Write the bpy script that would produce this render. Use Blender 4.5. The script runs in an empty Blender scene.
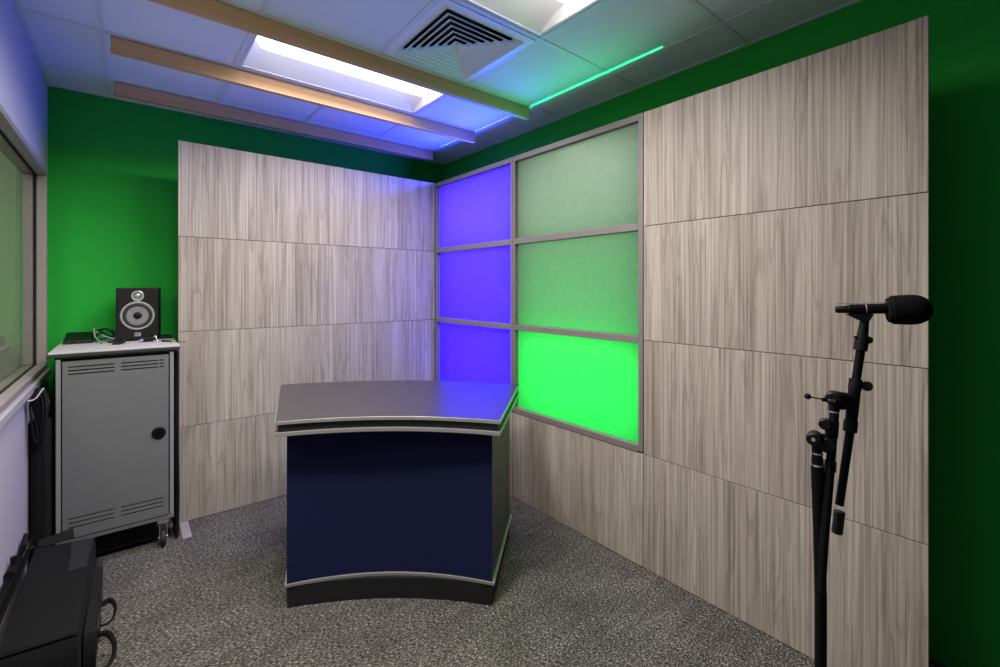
import bpy, bmesh, math, random
from mathutils import Vector, Matrix

random.seed(7)
scene = bpy.context.scene
COL = scene.collection
PI = math.pi

# ------------------------------------------------------------------ materials
def new_mat(name):
    m = bpy.data.materials.new(name)
    m.use_nodes = True
    nt = m.node_tree
    b = nt.nodes.get('Principled BSDF')
    return m, nt, b

def N(nt, kind, **kw):
    n = nt.nodes.new(kind)
    for k, v in kw.items():
        if k in n.inputs.keys():
            n.inputs[k].default_value = v
        else:
            setattr(n, k, v)
    return n

def mat(name, col, rough=0.5, metal=0.0, spec=0.5, noise=0.06, scale=40.0, bump=0.0, bscale=200.0):
    """plain surface with a little mottling so nothing is perfectly flat"""
    m, nt, b = new_mat(name)
    tc = N(nt, 'ShaderNodeTexCoord')
    nz = N(nt, 'ShaderNodeTexNoise', Scale=scale, Detail=4.0)
    nt.links.new(tc.outputs['Object'], nz.inputs['Vector'])
    mx = N(nt, 'ShaderNodeMix', data_type='RGBA')
    nt.links.new(nz.outputs['Fac'], mx.inputs['Factor'])
    a = [c * (1 - noise) for c in col]
    c2 = [min(1, c * (1 + noise)) for c in col]
    mx.inputs[6].default_value = (*a, 1)
    mx.inputs[7].default_value = (*c2, 1)
    nt.links.new(mx.outputs[2], b.inputs['Base Color'])
    b.inputs['Roughness'].default_value = rough
    b.inputs['Metallic'].default_value = metal
    b.inputs['Specular IOR Level'].default_value = spec
    if bump:
        n2 = N(nt, 'ShaderNodeTexNoise', Scale=bscale, Detail=3.0)
        nt.links.new(tc.outputs['Object'], n2.inputs['Vector'])
        bp = N(nt, 'ShaderNodeBump', Strength=bump, Distance=0.004)
        nt.links.new(n2.outputs['Fac'], bp.inputs['Height'])
        nt.links.new(bp.outputs['Normal'], b.inputs['Normal'])
    return m

def ramp(nt, stops):
    r = N(nt, 'ShaderNodeValToRGB')
    e = r.color_ramp.elements
    while len(e) < len(stops):
        e.new(0.5)
    for i, (p, c) in enumerate(stops):
        e[i].position = p
        e[i].color = (*c, 1)
    return r

def wood_laminate():
    """grey-beige wood print, grain running up the panels, different on each panel"""
    m, nt, b = new_mat('grey_wood_laminate')
    L = nt.links.new
    g = N(nt, 'ShaderNodeNewGeometry')
    s = N(nt, 'ShaderNodeSeparateXYZ')
    L(g.outputs['Position'], s.inputs[0])
    info = N(nt, 'ShaderNodeObjectInfo')
    off = N(nt, 'ShaderNodeMath', operation='MULTIPLY')
    L(info.outputs['Random'], off.inputs[0]); off.inputs[1].default_value = 53.0
    h = N(nt, 'ShaderNodeMath', operation='SUBTRACT')
    L(s.outputs['X'], h.inputs[0]); L(s.outputs['Y'], h.inputs[1])
    h2 = N(nt, 'ShaderNodeMath', operation='ADD')
    L(h.outputs[0], h2.inputs[0]); L(off.outputs[0], h2.inputs[1])
    def coords(sx, sz):
        c = N(nt, 'ShaderNodeCombineXYZ')
        a = N(nt, 'ShaderNodeMath', operation='MULTIPLY'); a.inputs[1].default_value = sx
        z = N(nt, 'ShaderNodeMath', operation='MULTIPLY'); z.inputs[1].default_value = sz
        L(h2.outputs[0], a.inputs[0]); L(s.outputs['Z'], z.inputs[0])
        L(a.outputs[0], c.inputs['X']); L(z.outputs[0], c.inputs['Y']); L(off.outputs[0], c.inputs['Z'])
        return c
    wide = N(nt, 'ShaderNodeTexNoise', Scale=1.0, Detail=2.0)
    wide.inputs['Distortion'].default_value = 0.5
    L(coords(7.5, 0.35).outputs[0], wide.inputs['Vector'])
    fine = N(nt, 'ShaderNodeTexNoise', Scale=1.0, Detail=6.0, Roughness=0.62)
    fine.inputs['Distortion'].default_value = 0.35
    L(coords(150.0, 1.0).outputs[0], fine.inputs['Vector'])
    vein = N(nt, 'ShaderNodeTexNoise', Scale=1.0, Detail=3.0)
    vein.inputs['Distortion'].default_value = 1.1
    L(coords(15.0, 0.8).outputs[0], vein.inputs['Vector'])
    r1 = ramp(nt, [(0.28, (0.272, 0.234, 0.192)), (0.50, (0.325, 0.285, 0.239)), (0.74, (0.378, 0.337, 0.288))])
    L(wide.outputs['Fac'], r1.inputs['Fac'])
    r2 = ramp(nt, [(0.33, (0.55, 0.53, 0.51)), (0.47, (0.90, 0.89, 0.88)), (0.65, (1.23, 1.23, 1.22))])
    L(fine.outputs['Fac'], r2.inputs['Fac'])
    r3 = ramp(nt, [(0.45, (1, 1, 1)), (0.50, (0.72, 0.70, 0.68)), (0.55, (1, 1, 1))])
    L(vein.outputs['Fac'], r3.inputs['Fac'])
    m1 = N(nt, 'ShaderNodeMix', data_type='RGBA', blend_type='MULTIPLY'); m1.inputs['Factor'].default_value = 1
    L(r1.outputs['Color'], m1.inputs[6]); L(r2.outputs['Color'], m1.inputs[7])
    m2 = N(nt, 'ShaderNodeMix', data_type='RGBA', blend_type='MULTIPLY'); m2.inputs['Factor'].default_value = 0.8
    L(m1.outputs[2], m2.inputs[6]); L(r3.outputs['Color'], m2.inputs[7])
    L(m2.outputs[2], b.inputs['Base Color'])
    b.inputs['Roughness'].default_value = 0.55
    b.inputs['Specular IOR Level'].default_value = 0.3
    bp = N(nt, 'ShaderNodeBump', Strength=0.12, Distance=0.002)
    L(fine.outputs['Fac'], bp.inputs['Height']); L(bp.outputs['Normal'], b.inputs['Normal'])
    return m

def carpet():
    m, nt, b = new_mat('loop_pile_carpet')
    L = nt.links.new
    tc = N(nt, 'ShaderNodeTexCoord')
    mp = N(nt, 'ShaderNodeMapping')
    mp.inputs['Rotation'].default_value = (0, 0, math.radians(-8))
    mp.inputs['Scale'].default_value = (70, 190, 1)
    L(tc.outputs['Object'], mp.inputs['Vector'])
    n1 = N(nt, 'ShaderNodeTexNoise', Scale=1.0, Detail=3.0, Roughness=0.7)
    L(mp.outputs[0], n1.inputs['Vector'])
    n2 = N(nt, 'ShaderNodeTexNoise', Scale=5.0, Detail=3.0)
    L(tc.outputs['Object'], n2.inputs['Vector'])
    mp2 = N(nt, 'ShaderNodeMapping')
    mp2.inputs['Rotation'].default_value = (0, 0, math.radians(-8))
    mp2.inputs['Scale'].default_value = (3, 30, 1)
    L(tc.outputs['Object'], mp2.inputs['Vector'])
    n3 = N(nt, 'ShaderNodeTexNoise', Scale=1.0, Detail=2.0)
    L(mp2.outputs[0], n3.inputs['Vector'])
    r1 = ramp(nt, [(0.36, (0.008, 0.0075, 0.007)), (0.52, (0.072, 0.067, 0.060)), (0.66, (0.30, 0.28, 0.25))])
    L(n1.outputs['Fac'], r1.inputs['Fac'])
    r2 = ramp(nt, [(0.35, (0.86, 0.85, 0.84)), (0.65, (1.1, 1.1, 1.1))])
    L(n2.outputs['Fac'], r2.inputs['Fac'])
    r3 = ramp(nt, [(0.35, (0.84, 0.84, 0.84)), (0.65, (1.12, 1.12, 1.12))])
    L(n3.outputs['Fac'], r3.inputs['Fac'])
    m1 = N(nt, 'ShaderNodeMix', data_type='RGBA', blend_type='MULTIPLY'); m1.inputs['Factor'].default_value = 1
    L(r1.outputs['Color'], m1.inputs[6]); L(r2.outputs['Color'], m1.inputs[7])
    m2 = N(nt, 'ShaderNodeMix', data_type='RGBA', blend_type='MULTIPLY'); m2.inputs['Factor'].default_value = 1
    L(m1.outputs[2], m2.inputs[6]); L(r3.outputs['Color'], m2.inputs[7])
    L(m2.outputs[2], b.inputs['Base Color'])
    b.inputs['Roughness'].default_value = 0.95
    b.inputs['Specular IOR Level'].default_value = 0.1
    bp = N(nt, 'ShaderNodeBump', Strength=0.6, Distance=0.006)
    L(n1.outputs['Fac'], bp.inputs['Height']); L(bp.outputs['Normal'], b.inputs['Normal'])
    return m

def beam_wood():
    m, nt, b = new_mat('tan_beam_wood')
    L = nt.links.new
    tc = N(nt, 'ShaderNodeTexCoord')
    mp = N(nt, 'ShaderNodeMapping'); mp.inputs['Scale'].default_value = (1.5, 60, 60)
    L(tc.outputs['Object'], mp.inputs['Vector'])
    n1 = N(nt, 'ShaderNodeTexNoise', Scale=1.0, Detail=4.0); n1.inputs['Distortion'].default_value = 0.4
    L(mp.outputs[0], n1.inputs['Vector'])
    r1 = ramp(nt, [(0.3, (0.50, 0.29, 0.13)), (0.7, (0.62, 0.37, 0.175))])
    L(n1.outputs['Fac'], r1.inputs['Fac']); L(r1.outputs['Color'], b.inputs['Base Color'])
    b.inputs['Roughness'].default_value = 0.6
    return m

def frosted():
    """translucent frosted sheet: passes the LED light behind it, scatters the room light in front"""
    m, nt, b = new_mat('frosted_acrylic')
    L = nt.links.new
    out = nt.nodes['Material Output']
    nt.nodes.remove(b)
    tc = N(nt, 'ShaderNodeTexCoord')
    nz = N(nt, 'ShaderNodeTexNoise', Scale=25.0, Detail=2.0)
    L(tc.outputs['Object'], nz.inputs['Vector'])
    rr = ramp(nt, [(0.3, (0.80, 0.80, 0.80)), (0.7, (0.84, 0.84, 0.84))])
    L(nz.outputs['Fac'], rr.inputs['Fac'])
    tr = N(nt, 'ShaderNodeBsdfTranslucent'); L(rr.outputs['Color'], tr.inputs['Color'])
    df = N(nt, 'ShaderNodeBsdfDiffuse'); L(rr.outputs['Color'], df.inputs['Color'])
    mx = N(nt, 'ShaderNodeMixShader'); mx.inputs[0].default_value = 0.015
    L(tr.outputs[0], mx.inputs[1]); L(df.outputs[0], mx.inputs[2])
    gl = N(nt, 'ShaderNodeBsdfGlossy', Roughness=0.35)
    fr = N(nt, 'ShaderNodeFresnel', IOR=1.35)
    ge = N(nt, 'ShaderNodeNewGeometry')
    inv = N(nt, 'ShaderNodeMath', operation='SUBTRACT'); inv.inputs[0].default_value = 1.0
    L(ge.outputs['Backfacing'], inv.inputs[1])
    fm = N(nt, 'ShaderNodeMath', operation='MULTIPLY')      # no sheen on the inner faces of the sheet
    L(fr.outputs[0], fm.inputs[0]); L(inv.outputs[0], fm.inputs[1])
    mg = N(nt, 'ShaderNodeMixShader')
    L(fm.outputs[0], mg.inputs[0]); L(mx.outputs[0], mg.inputs[1]); L(gl.outputs[0], mg.inputs[2])
    L(mg.outputs[0], out.inputs['Surface'])
    return m

def glass():
    m, nt, b = new_mat('window_glass')
    L = nt.links.new
    out = nt.nodes['Material Output']
    nt.nodes.remove(b)
    tr = N(nt, 'ShaderNodeBsdfTransparent'); tr.inputs['Color'].default_value = (0.80, 0.84, 0.80, 1)
    gl = N(nt, 'ShaderNodeBsdfGlossy', Roughness=0.02)
    fr = N(nt, 'ShaderNodeFresnel', IOR=1.5)
    ge = N(nt, 'ShaderNodeNewGeometry')
    inv = N(nt, 'ShaderNodeMath', operation='SUBTRACT'); inv.inputs[0].default_value = 1.0
    L(ge.outputs['Backfacing'], inv.inputs[1])
    fm = N(nt, 'ShaderNodeMath', operation='MULTIPLY')
    L(fr.outputs[0], fm.inputs[0]); L(inv.outputs[0], fm.inputs[1])
    mg = N(nt, 'ShaderNodeMixShader')
    L(fm.outputs[0], mg.inputs[0]); L(tr.outputs[0], mg.inputs[1]); L(gl.outputs[0], mg.inputs[2])
    L(mg.outputs[0], out.inputs['Surface'])
    return m

def emitter(name, col, strength):
    m, nt, b = new_mat(name)
    tc = N(nt, 'ShaderNodeTexCoord')
    b.inputs['Base Color'].default_value = (0.9, 0.9, 0.9, 1)
    b.inputs['Emission Color'].default_value = (*col, 1)
    b.inputs['Emission Strength'].default_value = strength
    return m

M = dict(
    wood=wood_laminate(), carpet=carpet(), beam=beam_wood(), frost=frosted(), glass=glass(),
    green=mat('chroma_green_paint', (0.014, 0.34, 0.034), 0.75, spec=0.2, noise=0.05, scale=8, bump=0.1, bscale=160),
    white=mat('white_wall_paint', (0.37, 0.35, 0.385), 0.7, spec=0.25, noise=0.02, scale=10, bump=0.06),
    cream=mat('pale_wall_paint', (0.78, 0.75, 0.70), 0.8, spec=0.2, noise=0.02),
    far=mat('dim_room_paint', (0.20, 0.20, 0.19), 0.8, spec=0.2),
    tile=mat('ceiling_tile', (0.70, 0.76, 0.82), 0.9, spec=0.1, noise=0.04, scale=120, bump=0.25, bscale=300),  # cool tint stands in for blue LED spill across the ceiling
    tbar=mat('ceiling_grid_paint', (0.62, 0.67, 0.72), 0.5, noise=0.02),
    ventwhite=mat('vent_white_enamel', (0.74, 0.80, 0.84), 0.45, noise=0.02),
    dark=mat('dark_void', (0.006, 0.006, 0.007), 0.8),
    reflector=mat('white_reflector', (0.82, 0.82, 0.82), 0.5, noise=0.01),
    frame=mat('taupe_aluminium', (0.165, 0.145, 0.138), 0.5, metal=0.1, noise=0.04),
    winframe=mat('bronze_window_frame', (0.23, 0.20, 0.185), 0.45, metal=0.1, noise=0.08, scale=70),
    winsill=mat('pale_window_sill', (0.34, 0.32, 0.33), 0.45, metal=0.15, noise=0.06),
    boxwhite=mat('lightbox_lining', (0.02, 0.02, 0.02), 0.8, noise=0.01),
    mdf=mat('raw_fibreboard', (0.18, 0.15, 0.12), 0.8),
    deskblack=mat('desk_black_laminate', (0.011, 0.011, 0.012), 0.55, spec=0.3, noise=0.1),
    deskside=mat('desk_grey_laminate', (0.042, 0.046, 0.046), 0.42, noise=0.08),
    navy=mat('navy_fabric', (0.0058, 0.0082, 0.045), 0.85, spec=0.2, noise=0.3, scale=300, bump=0.2, bscale=500),
    silver=mat('silver_edge_trim', (0.36, 0.35, 0.33), 0.38, metal=0.6, noise=0.03),
    greysteel=mat('grey_powder_coat', (0.118, 0.121, 0.121), 0.45, metal=0.0, spec=0.3, noise=0.06, scale=18, bump=0.05, bscale=500),
    postgrey=mat('grey_post_paint', (0.19, 0.195, 0.20), 0.45),
    toplam=mat('white_laminate', (0.43, 0.405, 0.405), 0.45, noise=0.03),
    black=mat('black_plastic', (0.0035, 0.0035, 0.0038), 0.5, spec=0.2, noise=0.15),
    blackedge=mat('black_edge_banding', (0.020, 0.020, 0.021), 0.5),
    blackmetal=mat('black_stand_metal', (0.0028, 0.0028, 0.003), 0.5, metal=0.0, spec=0.12, noise=0.15),
    rubber=mat('black_rubber', (0.010, 0.010, 0.010), 0.75),
    foam=mat('black_foam', (0.006, 0.006, 0.006), 0.98, spec=0.05, noise=0.5, scale=300, bump=1.0, bscale=260),
    chrome=mat('bright_metal', (0.65, 0.65, 0.66), 0.25, metal=0.95, noise=0.02),
    cone=mat('grey_speaker_cone', (0.42, 0.42, 0.46), 0.25, metal=0.75, noise=0.1, scale=60),
    ring=mat('speaker_trim_ring', (0.42, 0.42, 0.43), 0.35, metal=0.5),
    spkblack=mat('speaker_black_vinyl', (0.006, 0.0055, 0.006), 0.6, spec=0.25, noise=0.2, scale=200),
    badge=mat('badge_grey', (0.30, 0.30, 0.31), 0.5),
    nylon=mat('black_nylon_fabric', (0.0042, 0.0042, 0.0043), 0.85, spec=0.25, noise=0.35, scale=90, bump=0.5, bscale=600),
    nylontop=mat('charcoal_nylon_fabric', (0.0040, 0.0040, 0.0041), 0.9, spec=0.2, noise=0.3, scale=30, bump=0.4, bscale=600),
    nylonstrip=mat('grey_vinyl_strip', (0.0105, 0.0105, 0.0108), 0.8, spec=0.3, noise=0.15, scale=30, bump=0.3, bscale=500),
    cloth=mat('black_cloth_roll', (0.010, 0.010, 0.010), 0.9, spec=0.1, noise=0.3, scale=60, bump=0.3),
    cable=mat('black_cable_jacket', (0.0045, 0.0045, 0.005), 0.55, spec=0.25),
    greycable=mat('grey_cable_jacket', (0.22, 0.22, 0.23), 0.45),
    footplate=mat('pale_steel_plate', (0.27, 0.24, 0.255), 0.5, metal=0.15),
    baffle=mat('woofer_surround_rubber', (0.010, 0.010, 0.011), 0.6),
)
M['lens'] = emitter('lit_troffer_lens', (1.0, 0.945, 0.91), 4.6)

# desk top: dark laminate with a satin sheen
def desk_top_mat():
    m, nt, b = new_mat('desk_top_laminate')
    L = nt.links.new
    tc = N(nt, 'ShaderNodeTexCoord')
    nz = N(nt, 'ShaderNodeTexNoise', Scale=220.0, Detail=3.0)
    L(tc.outputs['Object'], nz.inputs['Vector'])
    r = ramp(nt, [(0.35, (0.024, 0.020, 0.022)), (0.65, (0.036, 0.031, 0.033))])
    L(nz.outputs['Fac'], r.inputs['Fac']); L(r.outputs['Color'], b.inputs['Base Color'])
    b.inputs['Roughness'].default_value = 0.30
    b.inputs['IOR'].default_value = 1.62
    return m
M['desktop'] = desk_top_mat()

# ------------------------------------------------------------------ mesh helpers
def box(bm, x0, x1, y0, y1, z0, z1):
    vs = [bm.verts.new(p) for p in ((x0,y0,z0),(x1,y0,z0),(x1,y1,z0),(x0,y1,z0),(x0,y0,z1),(x1,y0,z1),(x1,y1,z1),(x0,y1,z1))]
    for f in ((0,3,2,1),(4,5,6,7),(0,1,5,4),(1,2,6,5),(2,3,7,6),(3,0,4,7)):
        bm.faces.new([vs[i] for i in f])
    return vs

def quad(bm, *pts):
    bm.faces.new([bm.verts.new(p) for p in pts])

def prism(bm, pts, z0, z1):
    """closed outline (x, y) extruded in z; split into a strip so concave outlines stay clean"""
    lo = [bm.verts.new((x, y, z0)) for x, y in pts]
    hi = [bm.verts.new((x, y, z1)) for x, y in pts]
    n = len(pts)
    for i in range(n):
        j = (i + 1) % n
        bm.faces.new((lo[i], lo[j], hi[j], hi[i]))
    bm.faces.new(hi); bm.faces.new(list(reversed(lo)))

def frame_axes(d):
    d = Vector(d).normalized()
    a = Vector((0, 0, 1)) if abs(d.z) < 0.9 else Vector((1, 0, 0))
    u = d.cross(a).normalized(); v = d.cross(u).normalized()
    return d, u, v

def lathe(bm, origin, axis, prof, seg=32, cap=True, jitter=0.0):
    """prof = [(distance along the axis, radius)]"""
    d, u, v = frame_axes(axis)
    o = Vector(origin)
    rings = []
    for t, r in prof:
        ring = []
        for k in range(seg):
            a = 2 * PI * k / seg
            rr = r * (1 + random.uniform(-jitter, jitter))
            ring.append(bm.verts.new(o + d * t + (u * math.cos(a) + v * math.sin(a)) * max(rr, 1e-5)))
        rings.append(ring)
    for a, b in zip(rings, rings[1:]):
        for k in range(seg):
            j = (k + 1) % seg
            bm.faces.new((a[k], b[k], b[j], a[j]))
    if cap:
        bm.faces.new(rings[0]); bm.faces.new(list(reversed(rings[-1])))

def rod(bm, p0, p1, r0, r1=None, seg=20):
    p0, p1 = Vector(p0), Vector(p1)
    r1 = r0 if r1 is None else r1
    lathe(bm, p0, p1 - p0, [(0, r0), ((p1 - p0).length, r1)], seg)

def smooth_path(pts, n=8):
    """Catmull-Rom through the points"""
    P = [Vector(p) for p in pts]
    P = [2 * P[0] - P[1]] + P + [2 * P[-1] - P[-2]]
    out = []
    for i in range(1, len(P) - 2):
        for k in range(n):
            t = k / n
            a, b, c, d = P[i-1], P[i], P[i+1], P[i+2]
            out.append(0.5 * ((2*b) + (c - a)*t + (2*a - 5*b + 4*c - d)*t*t + (3*b - a - 3*c + d)*t**3))
    out.append(P[-2])
    return out

def sweep(bm, pts, r, seg=8, n=8, flat=None):
    """tube along a smooth path; flat=(width, thickness) makes a strap"""
    path = smooth_path(pts, n)
    rings = []
    up = Vector((0, 0, 1))
    prev_u = None
    for i, p in enumerate(path):
        t = (path[min(i+1, len(path)-1)] - path[max(i-1, 0)]).normalized()
        if prev_u is None:
            _, u, v = frame_axes(t)
        else:
            u = (prev_u - t * prev_u.dot(t)).normalized(); v = t.cross(u).normalized()
        prev_u = u
        ring = []
        for k in range(seg):
            a = 2 * PI * k / seg
            if flat:
                q = u * (flat[0] * math.cos(a)) + v * (flat[1] * math.sin(a))
            else:
                q = (u * math.cos(a) + v * math.sin(a)) * r
            ring.append(bm.verts.new(p + q))
        rings.append(ring)
    for a, b in zip(rings, rings[1:]):
        for k in range(seg):
            j = (k + 1) % seg
            bm.faces.new((a[k], b[k], b[j], a[j]))
    bm.faces.new(rings[0]); bm.faces.new(list(reversed(rings[-1])))

WORLD = {}          # object name -> world matrix, so that shapes may be given in room coordinates

def thing(name, label, cat, loc=(0, 0, 0), rz=0.0, group=None):
    o = bpy.data.objects.new(name, None)
    COL.objects.link(o)
    o.location = loc; o.rotation_euler = (0, 0, rz)
    o.empty_display_size = 0.1
    o['label'] = label; o['category'] = cat
    if group: o['group'] = group
    WORLD[o.name] = Matrix.Translation(loc) @ Matrix.Rotation(rz, 4, 'Z')
    return o

def obj(name, bm, material, parent=None, smooth=False, bevel=0.0, seg=2, room=True, loc=None, label=None, sub=0):
    """room=True: the mesh was drawn in room coordinates; False: in the thing's own"""
    bmesh.ops.recalc_face_normals(bm, faces=bm.faces[:])
    W = WORLD[parent.name] if parent else (Matrix.Translation(loc) if loc else Matrix())
    if room:
        bm.transform(W.inverted())
    me = bpy.data.meshes.new(name)
    bm.to_mesh(me); bm.free()
    me.materials.append(material)
    if smooth:
        for p in me.polygons: p.use_smooth = True
        if hasattr(me, 'set_sharp_from_angle'):
            me.set_sharp_from_angle(angle=math.radians(38))
    o = bpy.data.objects.new(name, me)
    COL.objects.link(o)
    if parent:
        o.parent = parent
    elif loc:
        o.location = loc
    WORLD[o.name] = W
    if bevel:
        md = o.modifiers.new('bevel', 'BEVEL'); md.width = bevel; md.segments = seg
        md.limit_method = 'ANGLE'; md.angle_limit = math.radians(40)
    if sub:
        md = o.modifiers.new('sub', 'SUBSURF'); md.levels = sub; md.render_levels = sub
    if label: o['label'] = label
    return o

def tag(o, label, cat, group=None):
    o['label'] = label; o['category'] = cat
    if group: o['group'] = group
    return o

def struct(name, bm, material, parent=None, **kw):
    o = obj(name, bm, material, parent, **kw)
    if parent is None: o['kind'] = 'structure'
    return o

B = bmesh.new
XL, XR, YB, YF, ZC = -0.405, 2.61, 3.76, -2.2, 2.77      # room: left, right, back, front, ceiling
XS, YS = 2.22, 3.32                                     # faces of the set: side wall, back wall

# ------------------------------------------------------------------ room shell
bm = B(); box(bm, XL-0.1, XR+0.1, YF-0.1, YB+0.1, -0.1, 0.0); struct('floor', bm, M['carpet'])
bm = B(); box(bm, XL-0.12, XR+0.12, YB, YB+0.12, 0, 3.0); struct('wall_back', bm, M['green'])
bm = B(); box(bm, XR, XR+0.12, YF, YB, 0, 3.0); struct('wall_right', bm, M['green'])
bm = B(); box(bm, XL-0.12, XR+0.12, YF-0.12, YF, 0, 3.0); struct('wall_front', bm, M['far'])
# left wall with the window opening
WY0, WY1, WZ0, WZ1 = 0.55, 3.62, 0.995, 2.205
bm = B()
box(bm, XL-0.12, XL, YF, WY0, 0, 3.0); box(bm, XL-0.12, XL, WY1, YB, 0, 3.0)
box(bm, XL-0.12, XL, WY0, WY1, 0, WZ0); box(bm, XL-0.12, XL, WY0, WY1, WZ1, 3.0)
struct('wall_left', bm, M['white'])
# the room beyond the window, with added lamps inside
bm = B()
box(bm, -2.6, -2.5, -0.5, 5.0, 0, 2.8)
box(bm, -2.5, XL-0.13, 4.9, 5.0, 0, 2.8); box(bm, -2.5, XL-0.13, -0.5, -0.4, 0, 2.8)
box(bm, -2.5, XL-0.13, -0.4, 4.9, -0.1, 0); box(bm, -2.5, XL-0.13, -0.4, 4.9, 2.8, 2.9)
struct('wall_beyond', bm, M['cream'])

# window
win = bpy.data.objects.new('window_1', None); COL.objects.link(win); win['kind'] = 'structure'
win.location = (XL, (WY0+WY1)/2, WZ0); WORLD[win.name] = Matrix.Translation(win.location)
def ring_yz(bm, y0, y1, z0, z1, w, x0, x1, wb=None):
    wb = wb or w
    box(bm, x0, x1, y0, y1, z0, z0+wb); box(bm, x0, x1, y0, y1, z1-w, z1)
    box(bm, x0, x1, y0, y0+w, z0+wb, z1-w); box(bm, x0, x1, y1-w, y1, z0+wb, z1-w)
bm = B(); ring_yz(bm, WY0, WY1, WZ0+0.021, WZ1, 0.032, XL-0.032, XL+0.014); struct('window_frame', bm, M['winframe'], win, bevel=0.004)
bm = B(); ring_yz(bm, WY0, WY1, WZ0+0.021, WZ1, 0.036, XL-0.036, XL-0.0325); struct('gasket', bm, M['rubber'], win)
bm = B(); ring_yz(bm, WY0, WY1, WZ0+0.021, WZ1, 0.032, XL-0.10, XL-0.046); struct('window_sash', bm, M['winframe'], win, bevel=0.004)
bm = B(); box(bm, XL-0.044, XL-0.038, WY0+0.01, WY1-0.01, WZ0+0.03, WZ1-0.01); struct('pane', bm, M['glass'], win)
bm = B(); box(bm, XL-0.10, XL+0.030, WY0, WY1+0.01, WZ0-0.018, WZ0+0.02); struct('window_sill', bm, M['winsill'], win, bevel=0.004)

# ceiling with cells left out for the fittings
GX = [XL-0.12, -0.106, 0.494, 1.095, 1.695, 2.296, XR+0.12]
GY = [YF-0.12] + [1.573 + 0.612*k for k in range(-6, 4)] + [YB+0.12]
def cell(x, y): return (min(GX, key=lambda a: abs(a-x)), min(GY, key=lambda a: abs(a-y)))
holes = [(-0.106, 0.494, 0.961, 1.573), (0.494, 1.695, 2.185, 2.797), (0.494, 1.695, 0.961, 1.573), (1.095, 1.695, 1.573, 2.185)]
bm = B(); gm = B()
for i in range(len(GX)-1):
    for j in range(len(GY)-1):
        cx, cy = (GX[i]+GX[i+1])/2, (GY[j]+GY[j+1])/2
        if any(a < cx < b and c < cy < d for a, b, c, d in holes): continue
        box(bm, GX[i]+0.004, GX[i+1]-0.004, GY[j]+0.004, GY[j+1]-0.004, ZC, ZC+0.015)
ceil = struct('ceiling', bm, M['tile'])
for x in GX[1:-1]:
    for j in range(len(GY)-1):
        cy = (GY[j]+GY[j+1])/2
        if any(a+0.1 < x < b-0.1 and c < cy < d for a, b, c, d in holes): continue
        box(gm, x-0.012, x+0.012, GY[j], GY[j+1], ZC-0.003, ZC+0.02)
for y in GY[1:-1]:
    box(gm, XL, XR, y-0.012, y+0.012, ZC-0.0035, ZC+0.021)
box(gm, XL, XL+0.02, YF, YB, ZC-0.003, ZC+0.02); box(gm, XR-0.02, XR, YF, YB, ZC-0.003, ZC+0.02)
struct('ceiling_grid', gm, M['tbar'], ceil)
bm = B(); box(bm, XL-0.12, XR+0.12, YF-0.12, YB+0.12, 3.0, 3.08); struct('trim_1', bm, M['dark'])

def area(name, loc, rot, sx, sy, power, col, spread=PI):
    l = bpy.data.lights.new(name, 'AREA'); l.shape = 'RECTANGLE'; l.size = sx; l.size_y = sy
    l.energy = power; l.color = col; l.spread = spread
    o = bpy.data.objects.new(name, l); COL.objects.link(o)
    o.location = loc; o.rotation_euler = rot
    return o

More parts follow.
